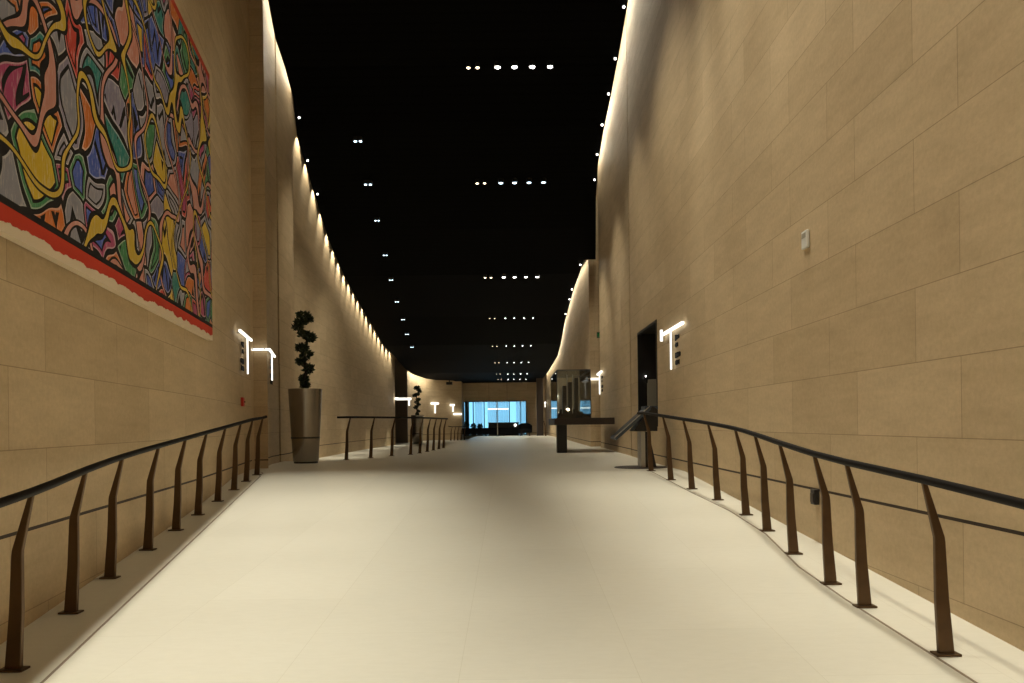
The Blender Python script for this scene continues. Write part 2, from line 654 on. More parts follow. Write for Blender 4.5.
tag(link('wall_left', box(box(bmesh.new(), -7.2, -7.0, 20, 47, 0.3, TOP), -7.2, -6.08, 46.3, 46.5, 0.3, TOP), M['portal']), kind='structure')

R1 = [(2.72, -3), (2.72, 4), (2.72, 10), (2.73, 14.9), (2.74, 17.1), (2.76, 18.38)]
wall('wall_right', R1, -0.4, TOP, 1, hole=(3, 1.44, 3.40))
tag(link('trim_5', boxm(2.95, 3.3, 18.2, 18.8, 0.3, TOP), M['dark']), kind='structure')
wall('wall_right', spline([(2.775, 18.56), (2.80, 21), (2.83, 24), (2.86, 25.7), (3.3, 26.1)], 0.5), 0.3, TOP, 1, u0=1.1)
wall('wall_right', [(3.9, 26.36), (2.905, 26.36)], 0.3, TOP, 1, 0.3, u0=1.1)
wall('wall_right', spline([(2.60, 26.35), (2.60, 33), (2.60, 40), (2.54, 45), (2.46, 50), (2.36, 56.2)], 1.0), 0.3, TOP, 1, u0=0.4)
tag(link('wall_right', boxm(3.9, 4.1, 25.5, 27, 0.3, TOP), M['dark']), kind='structure')
# outer shell that closes the building
for q in ((-8.2, -8.0, -3.4, 57.2), (4.8, 5.0, -3.4, 57.2)):
    tag(link('wall_outer', boxm(*q, -0.8, TOP + 0.1), M['dark']), kind='structure')
for q in ((-8.2, -3.42, 56.3, 56.5), (2.3, 5.0, 56.3, 56.5)):
    tag(link('wall_outer', boxm(*q, -0.8, TOP + 0.1), M['dark']), kind='structure')

# far wall, with the window opening
WX0, WX1, WZ1, FY = -3.40, 1.03, 3.12, 56.0
bm = bmesh.new()
uvl = bm.loops.layers.uv.new('UVMap')
for x0, x1, z0, z1 in ((-3.7, WX0, 0.4, TOP), (WX1, 2.6, 0.4, TOP), (WX0, WX1, WZ1, TOP), (WX0, WX1, -0.7, UP)):
    box(bm, x0, x1, FY, FY + 0.3, z0, z1)
for f in bm.faces:
    for l in f.loops:
        l[uvl].uv = (l.vert.co.x, l.vert.co.z)
tag(link('wall_far', bm, M['wall']), kind='structure')
tag(link('wall_back', boxm(-4, 4, -3.3, -3.1, -0.4, TOP), M['wall']), kind='structure')

# ceiling slab following the falling profile, with light gaps along the walls
EL = [(-3, -1.5), (13.5, -4.3), (15.56, -4.67), (16.6, -4.84), (18.34, -4.95), (19.56, -5.20), (21, -5.32), (22.3, -5.42), (24.8, -5.6), (27.7, -5.70),
      (32.4, -5.90), (37, -5.97), (40.5, -5.90), (45.3, -5.97), (48, -5.82), (51.3, -5.5), (52.6, -5.0), (53.3, -3.94), (57.5, -3.3)]
ER = [(-3, 2.3), (15.7, 2.39), (17.3, 2.41), (18.4, 2.38), (19.4, 2.33), (20.9, 2.34), (22.5, 2.45), (26.2, 2.82), (26.22, 2.42), (29, 2.32), (34.4, 2.30),
      (40.7, 2.38), (47, 2.16), (57.5, 2.0)]
ys = sorted({y for y, _ in CEIL} | {y for y, _ in EL} | {y for y, _ in ER})
ys = [y for y in ys if y >= -3]
ysd = []
for a, b in zip(ys, ys[1:]):
    n = max(1, int((b - a) / 0.8))
    ysd += [a + (b - a) * k / n for k in range(n)]
ysd.append(ys[-1])
bm = bmesh.new()
rows = []
for y in ysd:
    z = ceil_z(y)
    l, r = lerp(EL, y), lerp(ER, y)
    rows.append([bm.verts.new((l, y, z)), bm.verts.new((r, y, z)), bm.verts.new((r, y, z + 0.06)), bm.verts.new((l, y, z + 0.06))])
for a, b in zip(rows, rows[1:]):
    for i in range(4):
        j = (i + 1) % 4
        bm.faces.new((a[i], b[i], b[j], a[j]))
bm.faces.new(rows[0])
bm.faces.new(rows[-1][::-1])
bmesh.ops.recalc_face_normals(bm, faces=bm.faces)
tag(link('ceiling', bm, M['ceiling']), kind='structure')
tag(link('ceiling', boxm(-8.2, 5.0, -3.4, 57.2, TOP, TOP + 0.2), M['ceiling']), kind='structure')

# unseen baffle added over the ramp's left edge to cut the lamps' light
bm = bmesh.new()
a = ramp_edge(-2) + OFF * 0.82
b = ramp_edge(11.9) + OFF * 0.82
vs = [bm.verts.new(p) for p in (a, b, b + Vector((-2.6, 0, 0)), a + Vector((-3.2, 0, 0)))]
vt = [bm.verts.new(v.co + Vector((0, 0, 0.06))) for v in vs]
bm.faces.new(vs)
bm.faces.new(vt[::-1])
for i in range(4):
    j = (i + 1) % 4
    bm.faces.new((vs[i], vt[i], vt[j], vs[j]))
bmesh.ops.recalc_face_normals(bm, faces=bm.faces)
tag(link('light_baffle', bm, M['ceiling']), kind='structure')

# floor: ramp, upper floor with a sunken passage on the left
EDGE = [(-7.2, 18.0), (-3.95, 18.0), (-3.45, 18.9), (-3.1, 20.0), (-2.75, 20.9), (-2.55, 22.2), (-2.45, 24), (-2.35, 26.5), (-2.35, 57.5)]
bm = bmesh.new()


def slab(poly, zt, zb):
    t = [bm.verts.new((x, y, zt(y) if callable(zt) else zt)) for x, y in poly]
    u = [bm.verts.new((x, y, zb)) for x, y in poly]
    bm.faces.new(t)
    bm.faces.new(u[::-1])
    n = len(poly)
    for i in range(n):
        j = (i + 1) % n
        bm.faces.new((t[i], u[i], u[j], t[j]))


slab([(-6, -3.2), (3.1, -3.2), (3.1, RT), (-6, RT)], floor_z, -0.6)
slab([(-7.2, RT), (3.1, RT), (4.4, 27), (4.4, 57.5)] + EDGE[::-1], UP, -0.6)
bmesh.ops.recalc_face_normals(bm, faces=bm.faces)
tag(link('floor', bm, M['floor']), kind='structure')
bm = bmesh.new()
slab([(-7.4, 17.8), (-2.3, 17.8), (-2.3, 57.5), (-7.4, 57.5)], LOW, -0.6)
bmesh.ops.recalc_face_normals(bm, faces=bm.faces)
tag(link('floor', bm, M['floor']), kind='structure')


# joint strips where the ramp meets its stone borders
def joint(name, pts):
    bm = bmesh.new()
    prev = None
    for x, y in pts:
        z = floor_z(y)
        q = [bm.verts.new((x - 0.008, y, z - 0.01)), bm.verts.new((x - 0.008, y, z + 0.0015)), bm.verts.new((x + 0.008, y, z + 0.0015)), bm.verts.new((x + 0.008, y, z - 0.01))]
        if prev:
            for i in range(4):
                j = (i + 1) % 4
                bm.faces.new((prev[i], q[i], q[j], prev[j]))
        else:
            bm.faces.new(q)
        prev = q
    bm.faces.new(prev)
    bmesh.ops.recalc_face_normals(bm, faces=bm.faces)
    tag(link(name, bm, M['joint']), kind='structure')


joint('trim_2', [(2.22, 0.5), (2.22, 3.8), (2.2, 5.3), (2.22, 6.2), (2.38, 7.5), (2.4, 8.8), (2.3, 10.3), (2.2, RT), (2.18, 13.0)])
lj = [(-2.37 - 0.1886 * (y - 4), y) for y in (0.5, 4, 6, 8, 10, 12, RT)] + [(-4.10, 12.9), (-4.2, 13.4), (-4.36, 13.8)]
joint('trim_3', lj)

# dark recessed opening in the right wall
bm = bmesh.new()
y0, y1, z0, z1 = 14.9, 17.1, 1.44, 3.40
box(bm, 3.45, 3.5, y0 - .1, y1 + .1, z0 - .1, z1 + .1)
box(bm, 2.76, 3.5, y0 - .05, y0 + .003, z0, z1)
box(bm, 2.76, 3.5, y1 - .003, y1 + .05, z0, z1)
box(bm, 2.76, 3.5, y0, y1, z1 - .003, z1 + .05)
box(bm, 2.76, 3.5, y0, y1, z0 - .05, z0 + .003)
wo = tag(link('window_1', bm, M['dark']), kind='structure')
bm = bmesh.new()
for q in ((y0 - .02, y0 + .03, z0 - .02, z1 + .02), (y1 - .03, y1 + .02, z0 - .02, z1 + .02), (y0, y1, z1 - .03, z1 + .02), (y0, y1, z0 - .02, z0 + .03)):
    box(bm, 2.715, 2.79, *q)
link('window_frame', bm, M['black'], wo)
t = empty('recess_panel', (2.9, 17.0, z0), 'grey panel with a tiny lamp inside the dark opening of the right wall', 'panel')
link('screen_board', boxm(0.0, 0.30, 0.0, 0.03, 0.30, 0.98, bev=0.008), M['panel'], t)
link('support', boxm(0.02, 0.28, 0.02, 0.05, 0.003, 0.35), M['black'], t)
link('small_lamp', lathe(bmesh.new(), [(0.006, 1.03), (0.012, 1.045), (0.006, 1.06)], 12, (-0.03, 0)), M['lens'], t)
link('lamp_holder', boxm(-0.035, 0.01, -0.005, 0.02, 0.9, 1.03), M['black'], t)


# ------------------------------------------------------------------ railings
def post_bm(lean, near=1.0):
    """flat bronze blade, 0.93 m tall: wide foot, kink two thirds up, slim top leaning over the walkway. lean = -1 to the left, +1 to the right"""
    bm = bmesh.new()
    prof = [(0.0, 0.0, 0.082, 0.030), (0.02, 0.30, 0.070, 0.028), (0.028, 0.60, 0.056, 0.026), (0.030, 0.625, 0.054, 0.026), (0.105, 0.915, 0.026, 0.020)]
    prev = None
    for dx, z, w, th in prof:
        x = dx * lean
        q = [bm.verts.new((x - w / 2, -th / 2, z)), bm.verts.new((x + w / 2, -th / 2, z)), bm.verts.new((x + w / 2, th / 2, z)), bm.verts.new((x - w / 2, th / 2, z))]
        if prev:
            for i in range(4):
                j = (i + 1) % 4
                bm.faces.new((prev[i], prev[j], q[j], q[i]))
        else:
            bm.faces.new(q[::-1])
        prev = q
    bm.faces.new(prev)
    bmesh.ops.bevel(bm, geom=[e for e in bm.edges if abs((e.verts[0].co - e.verts[1].co).z) > 0.01], offset=0.003, segments=1, affect='EDGES')
    return bm


def railing(label, posts, lean, zf, ends, group=None, plates=True, rise=0.94, post_scale=1.0):
    """posts: (x, y) feet; ends: extra (x, y, z-offset) points of the rail before and after"""
    base = Vector((posts[0][0], posts[0][1], zf(posts[0][1])))
    t = empty('handrail_railing', base, label, 'railing', group)
    src = plate = None
    for i, (x, y) in enumerate(posts):
        if src is None:
            p = link('post', post_bm(lean), M['bronze'], t)
            pl = link('base_plate', boxm(-0.065, 0.065, -0.04, 0.04, 0, 0.012, bev=0.003), M['bronze'], p)
            src, plate = p, pl
        else:
            p = src.copy()
            C.objects.link(p)
            p.parent = t
            q = plate.copy()
            C.objects.link(q)
            q.parent = p
        p.location = Vector((x, y, zf(y))) - base
        p.scale = (1, 1, post_scale)
    top = 0.93 * post_scale
    line = [Vector(e) for e in ends[0]] + [Vector((x + 0.107 * lean, y, zf(y) + top)) for x, y in posts] + [Vector(e) for e in ends[1]]
    pts = [p - base for p in spline(line, 0.3)]
    link('handrail', tube(bmesh.new(), pts, 0.0235, 12), M['rail'], t, smooth=True)
    return t


RP = [(2.27, 2.15), (2.28, 3.15), (2.285, 4.22), (2.25, 5.11), (2.26, 5.68), (2.34, 6.65), (2.44, 7.65), (2.5, 8.54), (2.47, 9.6), (2.38, 10.57), (2.29, 11.52), (2.22, 12.75)]
railing('bronze railing with dark handrail along the right side of the ramp', RP, -1, floor_z,
        ([(2.22, 1.2, floor_z(1.2) + 0.93)], [(2.08, 13.1, UP + 0.93)]))
LP = [(-2.27, 2.1), (-2.43, 3.1), (-2.62, 4.16), (-2.89, 5.19), (-3.10, 6.11), (-3.27, 7.12), (-3.41, 8.05), (-3.55, 8.97), (-3.70, 9.98), (-3.86, 11.02), (-4.0, 11.95), (-4.16, 12.95)]
railing('bronze railing with dark handrail running up the ramp below the large painting', LP, 1, floor_z,
        ([(-2.05, 1.2, floor_z(1.2) + 0.93)], [(-4.04, 13.08, UP + 0.95)]))
up = lambda y: UP
railing('bronze railing on the upper floor between the near potted tree and the far one', [(-3.82, 18.3), (-3.42, 19.2), (-3.08, 20.3), (-2.70, 21.1), (-2.56, 22.0), (-2.48, 23.2), (-2.42, 24.4), (-2.36, 25.6),
                                                                     (-2.3, 26.6)], 1, up,
        ([(-3.98, 18.15, UP + 0.98)], [(-2.18, 26.9, UP + 0.98)]), post_scale=1.055)
railing('small distant railing left of the blue window', [(-3.95, 51.2), (-3.75, 51.5), (-3.55, 51.8), (-3.35, 52.1), (-3.15, 52.4)], 1, lambda y: LOW,
        ([(-4.1, 51.1, LOW + 0.93)], [(-2.95, 52.5, LOW + 0.93)]), post_scale=0.95)
railing('short dark railing by the dark column at the far right', [(2.12, 50.2), (2.15, 51.2)], -1, up,
        ([(2.0, 49.7, UP + 0.93)], [(2.04, 51.8, UP + 0.93)]))

# ------------------------------------------------------------------ the big painting on the left wall
a = Vector((w1x(2.0), 2.0, 0))
b = Vector((w1x(10.22), 10.22, 0))
L = (b - a).length
d = (b - a).normalized()
n = Vector((d.y, -d.x, 0))
if n.x < 0:
    n = -n
H = 3.42
bm = bmesh.new()
uvl = bm.loops.layers.uv.new('UVMap')
TH = 0.06
# slim stretcher that fills the gap between panel and wall (the wall bends a little)
A = a + n * 0.03
cor = [(0, 0), (L, 0), (L, H), (0, H)]
f0 = [bm.verts.new(A + d * u + n * TH + Vector((0, 0, v))) for u, v in cor]
f1 = [bm.verts.new(A + d * u + Vector((0, 0, v))) for u, v in cor]
f = bm.faces.new(f0)
for l_, q in zip(f.loops, cor):
    l_[uvl].uv = q
f = bm.faces.new(f1[::-1])
for i in range(4):
    j = (i + 1) % 4
    f = bm.faces.new((f0[i], f1[i], f1[j], f0[j]))
    for l_ in f.loops:
        l_[uvl].uv = (0.5, 0.02)
bmesh.ops.recalc_face_normals(bm, faces=bm.faces)
art = empty('wall_painting', (0, 0, 2.62), 'huge colourful abstract painting with black outlines and red lower edge on the left wall', 'painting')
link('canvas', bm, M['paint'], art)
bm = bmesh.new()
f0 = [bm.verts.new(a + d * u + n * z_ + Vector((0, 0, v))) for z_ in (-0.01, 0.03) for u, v in ((0.1, 0.1), (L - 0.1, 0.1), (L - 0.1, H - 0.1), (0.1, H - 0.1))]
for i in range(4):
    j = (i + 1) % 4
    bm.faces.new((f0[i], f0[j], f0[4 + j], f0[4 + i]))
bm.faces.new(f0[:4])
bm.faces.new(f0[4:])
bmesh.ops.recalc_face_normals(bm, faces=bm.faces)
link('backing_frame', bm, M['darkbrown'], art)


# ------------------------------------------------------------------ lit T-shaped wall signs
def bar_between(bm, p, q, r=0.028):
    p, q = Vector(p), Vector(q)
    t = (q - p).normalized()
    u = Vector((0, 0, 1)) if abs(t.z) < 0.9 else Vector((1, 0, 0))
    s = t.cross(u).normalized()
    u = s.cross(t).normalized()
    vs = []
    for e in (p, q):
        vs.append([bm.verts.new(e + s * a_ * r + u * b_ * r) for a_, b_ in ((-1, -1), (1, -1), (1, 1), (-1, 1))])
    for i in range(4):
        j = (i + 1) % 4
        bm.faces.new((vs[0][i], vs[0][j], vs[1][j], vs[1][i]))
    bm.faces.new(vs[0][::-1])
    bm.faces.new(vs[1])
    return bm


def sign(label, bar_pts, stem_at=None, drop=0.6, text_dir=None, normal=(1, 0, 0), r=0.018, cap=None, group=None, marks=True, side=1):
    P = [Vector(p) for p in bar_pts]
    o = P[0]
    t = empty('wall_sign_light', o, label, 'wall sign light', group)
    bm = bmesh.new()
    for p, q in zip(P, P[1:]):
        bar_between(bm, p - o, q - o, r)
    link('crossbar', bm, M['light'], t)
    nn = Vector(normal).normalized()
    for p, q in zip(P, P[1:]):
        for k in (0.2, 0.8):
            c = p.lerp(q, k) - o
            dirn = (q - p).normalized()
            wn = Vector((dirn.y, -dirn.x, 0))
            if wn.dot(nn) < 0:
                wn = -wn
            link('bracket', bar_between(bmesh.new(), c - wn * 0.075, c, 0.01), M['pale'], t)
    if stem_at is not None:
        s = Vector(stem_at) - o
        link('stem', bar_between(bmesh.new(), s, s - Vector((0, 0, drop)), r * 0.6), M['light'], t)
    if cap is not None:
        c = Vector(cap) - o
        link('end_piece', bar_between(bmesh.new(), c + Vector((0, 0, 0.10)), c - Vector((0, 0, 0.10)), r), M['light'], t)
    if text_dir is not None and marks:
        td = Vector(text_dir).normalized()
        # arrow, pictogram and two lines of small dark shapes; too small in the picture to read
        w0 = s - nn * 0.05 + td * 0.10 * side
        for zc, prof in ((-0.13, [.05, .05, .02, .04, .015, .03, .03]), (-0.25, [.02, .04, .02, .035, .03]), (-0.42, [.045, .045, .03, .045, .045, .02, .04, .04, .03]), (-0.54, [.03, .04, .02, .04, .03, .03, .04])):
            bm = bmesh.new()
            prev = None
            for i_, h_ in enumerate(prof):
                for u_ in (0.045 * i_, 0.045 * (i_ + 1)):
                    c_ = w0 + td * u_ * side
                    q = [bm.verts.new(c_ + nn * a_ * 0.006 + Vector((0, 0, zc + b_ * h_))) for a_, b_ in ((-1, -1), (1, -1), (1, 1), (-1, 1))]
                    if prev:
                        for a_ in range(4):
                            b_ = (a_ + 1) % 4
                            bm.faces.new((prev[a_], q[a_], q[b_], prev[b_]))
                    else:
                        bm.faces.new(q)
                    prev = q
            bm.faces.new(prev)
            bmesh.ops.recalc_face_normals(bm, faces=bm.faces)
            link('lettering', bm, M['letters'], t)
    return t


def wl(y, off=0.08):
    dd = Vector((-0.2015, 1, 0)).normalized()
    nn = Vector((dd.y, -dd.x, 0))
    return Vector((w1x(y), y, 0)) + nn * off


nl = Vector((1, 0.2, 0)).normalized()
p0, p1, ps = wl(12.8), wl(14.3), wl(13.75)
sign('white lit T-shaped sign on the left wall between the painting and the pier', [(p0.x, p0.y, 3.06), (p1.x, p1.y, 3.06)], (ps.x, ps.y, 3.04), 0.62, (0.2015, -1, 0), nl, side=1)
sign('white lit sign bar bent around the corner of the left pier beside the potted tree',
     [(-4.90, 14.92, 2.955), (-4.53, 14.92, 2.955), (-4.90, 16.5, 2.955)], (-4.69, 15.6, 2.93), 0.52, (-0.1625, 1, 0), nl, side=1)
sign('white lit T-shaped sign beside the dark opening in the right wall', [(2.67, 12.35, 3.04), (2.67, 14.05, 3.04)], (2.67, 13.3, 3.02), 0.64, (0, -1, 0), (-1, 0, 0), cap=(2.66, 14.07, 3.03), r=0.021)
sign('white lit T-shaped sign on the right wall just above the long counter', [(2.75, 24.3, 3.07), (2.78, 25.7, 3.06)], (2.765, 25.0, 3.05), 0.65, (0, -1, 0), (-1, 0, 0), r=0.028)
sign('white lit sign bar bent around the stone corner behind the glass case', [(2.87, 26.25, 2.95), (2.50, 26.25, 2.95), (2.5, 28.0, 2.95)], None, r=0.035, normal=(-1, -0.2, 0))
sign('small lit sign on the far right wall seen left of the glass case slats', [(2.45, 43.2, 2.98), (2.43, 45.0, 2.98)], (2.44, 44.4, 2.95), 0.5, None, (-1, 0, 0), r=0.05)
sign('tiny lit sign on the far right wall beside the dark column', [(2.25, 53.2, 2.92), (2.25, 54.0, 2.92)], (2.25, 53.8, 2.9), 0.3, None, (-1, 0, 0), r=0.04)
sign('lit sign bar with short stems at the end of the scalloped wall', [(-6.05, 41.6, 2.9), (-6.03, 42.2, 2.9), (-5.33, 42.25, 2.9)], (-5.44, 42.2, 2.88), 0.34, None, (1, -.3, 0), r=0.06)
sign('small lit T-shaped sign on the distant curved wall nearest the far tree', [(-5.32, 52.7, 2.93), (-4.92, 53.25, 2.93)], (-5.1, 53.0, 2.9), 0.62, None, (1, -1, 0), r=0.06)
sign('small lit T-shaped sign on the distant pier left of the blue window', [(-4.15, 53.75, 2.83), (-3.9, 53.9, 2.83)], (-3.98, 53.8, 2.8), 0.42, None, (0, -1, 0), r=0.065)
sign('plain lit bar on the distant pier touching the blue window', [(-3.95, 54.0, 2.22), (-3.42, 54.15, 2.22)], None, r=0.06, normal=(0, -1, 0))

# ------------------------------------------------------------------ potted trees
def foliage_clump(bm, c, rx, rz, n, rnd, ls=0.07):
    for _ in range(n):
        th = rnd.uniform(0, 2 * PI)
        ph = math.acos(rnd.uniform(-1, 1))
        rr = rnd.uniform(0.25, 1.0) ** 0.6
        p = Vector(c) + Vector((math.sin(ph) * math.cos(th) * rx * rr, math.sin(ph) * math.sin(th) * rx * rr, math.cos(ph) * rz * rr))
        dirn = (p - Vector(c) + Vector((rnd.uniform(-.05, .05), rnd.uniform(-.05, .05), rnd.uniform(-.03, .08)))).normalized()
        sidev = dirn.cross(Vector((rnd.uniform(-1, 1), rnd.uniform(-1, 1), rnd.uniform(-1, 1)))).normalized()
        up_ = dirn.cross(sidev) * 0.15
        l = ls * rnd.uniform(0.7, 1.3)
        w = l * 0.33
        q = [p - dirn * l * 0.4, p + sidev * w + up_ * l, p + dirn * l * 0.75, p - sidev * w + up_ * l]
        bm.faces.new([bm.verts.new(v) for v in q])


def potted_tree(loc, label, seed, mirror=1):
    rnd = random.Random(seed)
    t = empty('potted_tree', loc, label, 'potted tree', 'tall potted trees')
    link('planter', lathe(bmesh.new(), [(0.255, 0.035), (0.265, 0.05), (0.297, 0.53)], 48), M['steel'], t, smooth=True)
    link('planter_band', lathe(bmesh.new(), [(0.303, 0.525), (0.303, 0.558)], 48), M['black'], t, smooth=True)
    link('upper_planter', lathe(bmesh.new(), [(0.298, 0.553), (0.352, 1.56), (0.355, 1.58), (0.335, 1.58), (0.33, 1.50)], 48), M['steel'], t, smooth=True)
    link('base_ring', lathe(bmesh.new(), [(0.25, 0.0), (0.25, 0.035)], 40), M['black'], t, smooth=True)
    link('soil', lathe(bmesh.new(), [(0.325, 1.49), (0.31, 1.53), (0.05, 1.56)], 32), M['soil'], t, smooth=True)
    s = mirror
    tr = [(0, 0, 1.5), (-0.03 * s, 0.02, 1.75), (0.04 * s, -0.02, 2.0), (-0.05 * s, 0.02, 2.3), (0.05 * s, 0.03, 2.6), (-0.07 * s, 0, 2.85), (-0.12 * s, 0, 3.03), (0.0, 0, 3.16)]
    sp = spline(tr, 0.08)
    link('trunk', tube(bmesh.new(), sp, 0.03, 8, [0.045 - 0.033 * i / len(sp) for i in range(len(sp))]), M['bark'], t, smooth=True)
    cl = [(0.0, 1.66, 0.13, 0.10), (-0.05, 1.80, 0.13, 0.09), (0.10, 2.02, 0.17, 0.10), (-0.10, 2.17, 0.16, 0.08), (0.02, 2.32, 0.20, 0.10), (-0.06, 2.46, 0.20, 0.09),
          (0.14, 2.68, 0.19, 0.09), (-0.02, 2.76, 0.18, 0.08), (-0.18, 2.92, 0.16, 0.10), (-0.10, 3.02, 0.20, 0.07), (0.0, 3.15, 0.21, 0.08), (0.10, 3.08, 0.14, 0.07)]
    for i, (x, z, rx, rz) in enumerate(cl):
        bm = bmesh.new()
        foliage_clump(bm, (x * s * 0.8, rnd.uniform(-.05, .05), z), rx * 0.72, rz, 150, rnd, 0.07)
        link('foliage', bm, M['leaf'], t)
    for x, z, rx, rz in cl[2::2]:
        link('branch', tube(bmesh.new(), [(0, 0, z - 0.12), (x * s * 0.6, 0, z - 0.03), (x * s, 0, z + 0.02)], 0.009, 5), M['bark'], t)
    return t


potted_tree((-4.41, 17.0, UP), 'nearest tall slim potted tree in a steel planter beside the left pier', 3)
potted_tree((-5.30, 44.6, LOW), 'distant dark potted tree behind the second railing, under the far wall', 9, -1)

# ------------------------------------------------------------------ small wall devices
t = empty('wall_thermostat', (2.715, 7.27, 3.15), 'small white box mounted high on the right stone wall', 'wall device')
link('housing', boxm(-0.03, 0.0, -0.065, 0.065, -0.08, 0.08, bev=0.008), M['white'], t)
link('display', boxm(-0.033, -0.029, -0.045, 0.045, 0.015, 0.06), M['panel'], t)
t = empty('floor_outlet_box', (2.715, 7.1, 0.82), 'small dark box on the skirting of the right wall behind the railing', 'outlet box')
link('housing', boxm(-0.045, 0.0, -0.05, 0.05, -0.07, 0.065, bev=0.006), M['black'], t)
link('flap', boxm(-0.052, -0.044, -0.035, 0.035, -0.05, 0.03), M['darkbrown'], t)
pa = wl(13.5, 0.0)
t = empty('fire_alarm', (pa.x, pa.y, 1.93), 'small red fire alarm box on the left wall above the railing end', 'fire alarm', rz=math.atan2(0.2015, 1))
link('housing', boxm(0.0, 0.045, -0.09, 0.09, -0.075, 0.075, bev=0.01), M['red'], t)
link('button', lathe(bmesh.new(), [(0.022, -0.012), (0.022, 0.012)], 16, (0.045, 0)), M['darkbrown'], t)
t = empty('exit_sign', (2.84, 25.4, 4.28), 'small green exit sign jutting from the right wall far down the hall', 'exit sign')
link('sign_body', boxm(-0.10, 0.02, -0.03, 0.03, -0.07, 0.12, bev=0.006), M['darkbrown'], t)
link('sign_face', boxm(-0.085, 0.0, -0.033, -0.029, -0.05, 0.10), M['green'], t)
t = empty('ceiling_projector', (-4.15, 53.2, 4.46), 'small black box under the ceiling edge left of the blue window', 'ceiling device')
link('housing', boxm(-0.2, 0.2, -0.2, 0.2, -0.28, -0.10, bev=0.02), M['black'], t)
link('bracket', boxm(-0.03, 0.03, -0.03, 0.03, -0.10, 0.05), M['black'], t)

# ------------------------------------------------------------------ information stand on the right
IX, IY = 2.28, 13.8
t = empty('information_stand', (IX, IY, UP), 'dark information stand with tilted screen top at the right end of the ramp', 'information stand')
bm = bmesh.new()
lathe(bm, [(0.46, 0.0), (0.46, 0.008), (0.45, 0.012)], 40, (-0.05, 0))
link('floor_plate', bm, M['darkbrown'], t, smooth=True)
bm = bmesh.new()      # leg: light front strip + dark wedge
q = [(0.0, 0.012), (0.19, 0.012), (0.06, 0.62), (0.0, 0.62)]
f0 = [bm.verts.new((x, -0.16, z)) for x, z in q]
f1 = [bm.verts.new((x, 0.22, z)) for x, z in q]
bm.faces.new(f0)
bm.faces.new(f1[::-1])
for i in range(4):
    j = (i + 1) % 4
    bm.faces.new((f0[i], f1[i], f1[j], f0[j]))
bmesh.ops.recalc_face_normals(bm, faces=bm.faces)
link('leg', bm, M['black'], t)
link('leg_front_panel', boxm(-0.075, 0.0, -0.16, 0.22, 0.012, 0.62, bev=0.004), M['pale'], t)
ang = math.radians(41)
tx = Vector((math.cos(ang), 0, math.sin(ang)))
tn = Vector((-math.sin(ang), 0, math.cos(ang)))
bm = bmesh.new()


def tilted(bm, u0, u1, v0, v1, h0, h1, o=Vector((-0.52, 0, 0.50))):
    c = []
    for h in (h0, h1):
        for u, v in ((u0, v0), (u1, v0), (u1, v1), (u0, v1)):
            p = o + tx * u + tn * h
            c.append(bm.verts.new((p.x, v, p.z)))
    for i in range(4):
        j = (i + 1) % 4
        bm.faces.new((c[i], c[j], c[4 + j], c[4 + i]))
    bm.faces.new(c[:4][::-1])
    bm.faces.new(c[4:])
    return bm


link('tilted_top', tilted(bm, 0.0, 0.78, -0.30, 0.36, -0.02, 0.03), M['greyblue'], t)
link('screen', tilted(bmesh.new(), 0.06, 0.70, -0.25, 0.31, 0.0301, 0.035), M['black'], t)
link('edge_rim', tilted(bmesh.new(), 0.0, 0.80, -0.315, -0.301, 0.03, 0.045), M['pale'], t)
bm = bmesh.new()
q = [(-0.21, 0.63), (0.20, 0.63), (0.20, 1.0), (0.12, 1.06)]
f0 = [bm.verts.new((x, -0.22, z)) for x, z in q]
f1 = [bm.verts.new((x, 0.28, z)) for x, z in q]
bm.faces.new(f0)
bm.faces.new(f1[::-1])
for i in range(4):
    j = (i + 1) % 4
    bm.faces.new((f0[i], f1[i], f1[j], f0[j]))
bmesh.ops.recalc_face_normals(bm, faces=bm.faces)
link('housing', bm, M['black'], t)
link('top_shelf', boxm(0.0, 0.22, -0.2, 0.25, 1.0, 1.06, bev=0.01), M['greyblue'], t)

# ------------------------------------------------------------------ long counter with the glass case
DX, DY = 1.12, 21.0
t = empty('display_counter', (DX, DY, UP), 'long dark counter on a block leg, reaching from the hall to the right wall', 'counter')
link('counter_top', boxm(0.0, 1.59, 0.0, 3.4, 0.74, 0.92, bev=0.01), M['darkbrown'], t)
link('leg', boxm(0.07, 0.33, 0.05, 0.5, 0.0, 0.74, bev=0.006), M['black'], t)
link('leg', boxm(0.30, 0.51, 2.95, 3.4, 0.0, 0.74, bev=0.006), M['black'], t)
CZ = UP + 0.92
CX0, CX1, CY0, CY1 = 1.20, 2.09, 21.05, 24.3
CH = 1.27
t = empty('glass_display_case', (CX0, CY0, CZ), 'tall clear glass display case on the dark counter', 'display case')
W_, D_ = CX1 - CX0, CY1 - CY0
g = 0.012
for q in ((0, W_, 0, g), (0, W_, D_ - g, D_), (0, g, g, D_ - g), (W_ - g, W_, g, D_ - g)):
    link('glass_pane', boxm(*q, 0.0, CH), M['glass'], t)
link('glass_lid', boxm(0, W_, 0, D_, CH, CH + 0.012), M['glass'], t)
bm = bmesh.new()
for x, y in ((0, 0), (W_, 0), (0, D_), (W_, D_)):
    bar_between(bm, (x, y, 0), (x, y, CH), 0.007)
for p, q in (((0, 0), (W_, 0)), ((W_, 0), (W_, D_)), ((W_, D_), (0, D_)), ((0, D_), (0, 0))):
    bar_between(bm, (*p, CH), (*q, CH), 0.007)
link('edge_frame', bm, M['greyblue'], t)
link('case_plinth', boxm(0.02, W_ - 0.02, 0.02, D_ - 0.02, 0.0, 0.10), M['black'], t)

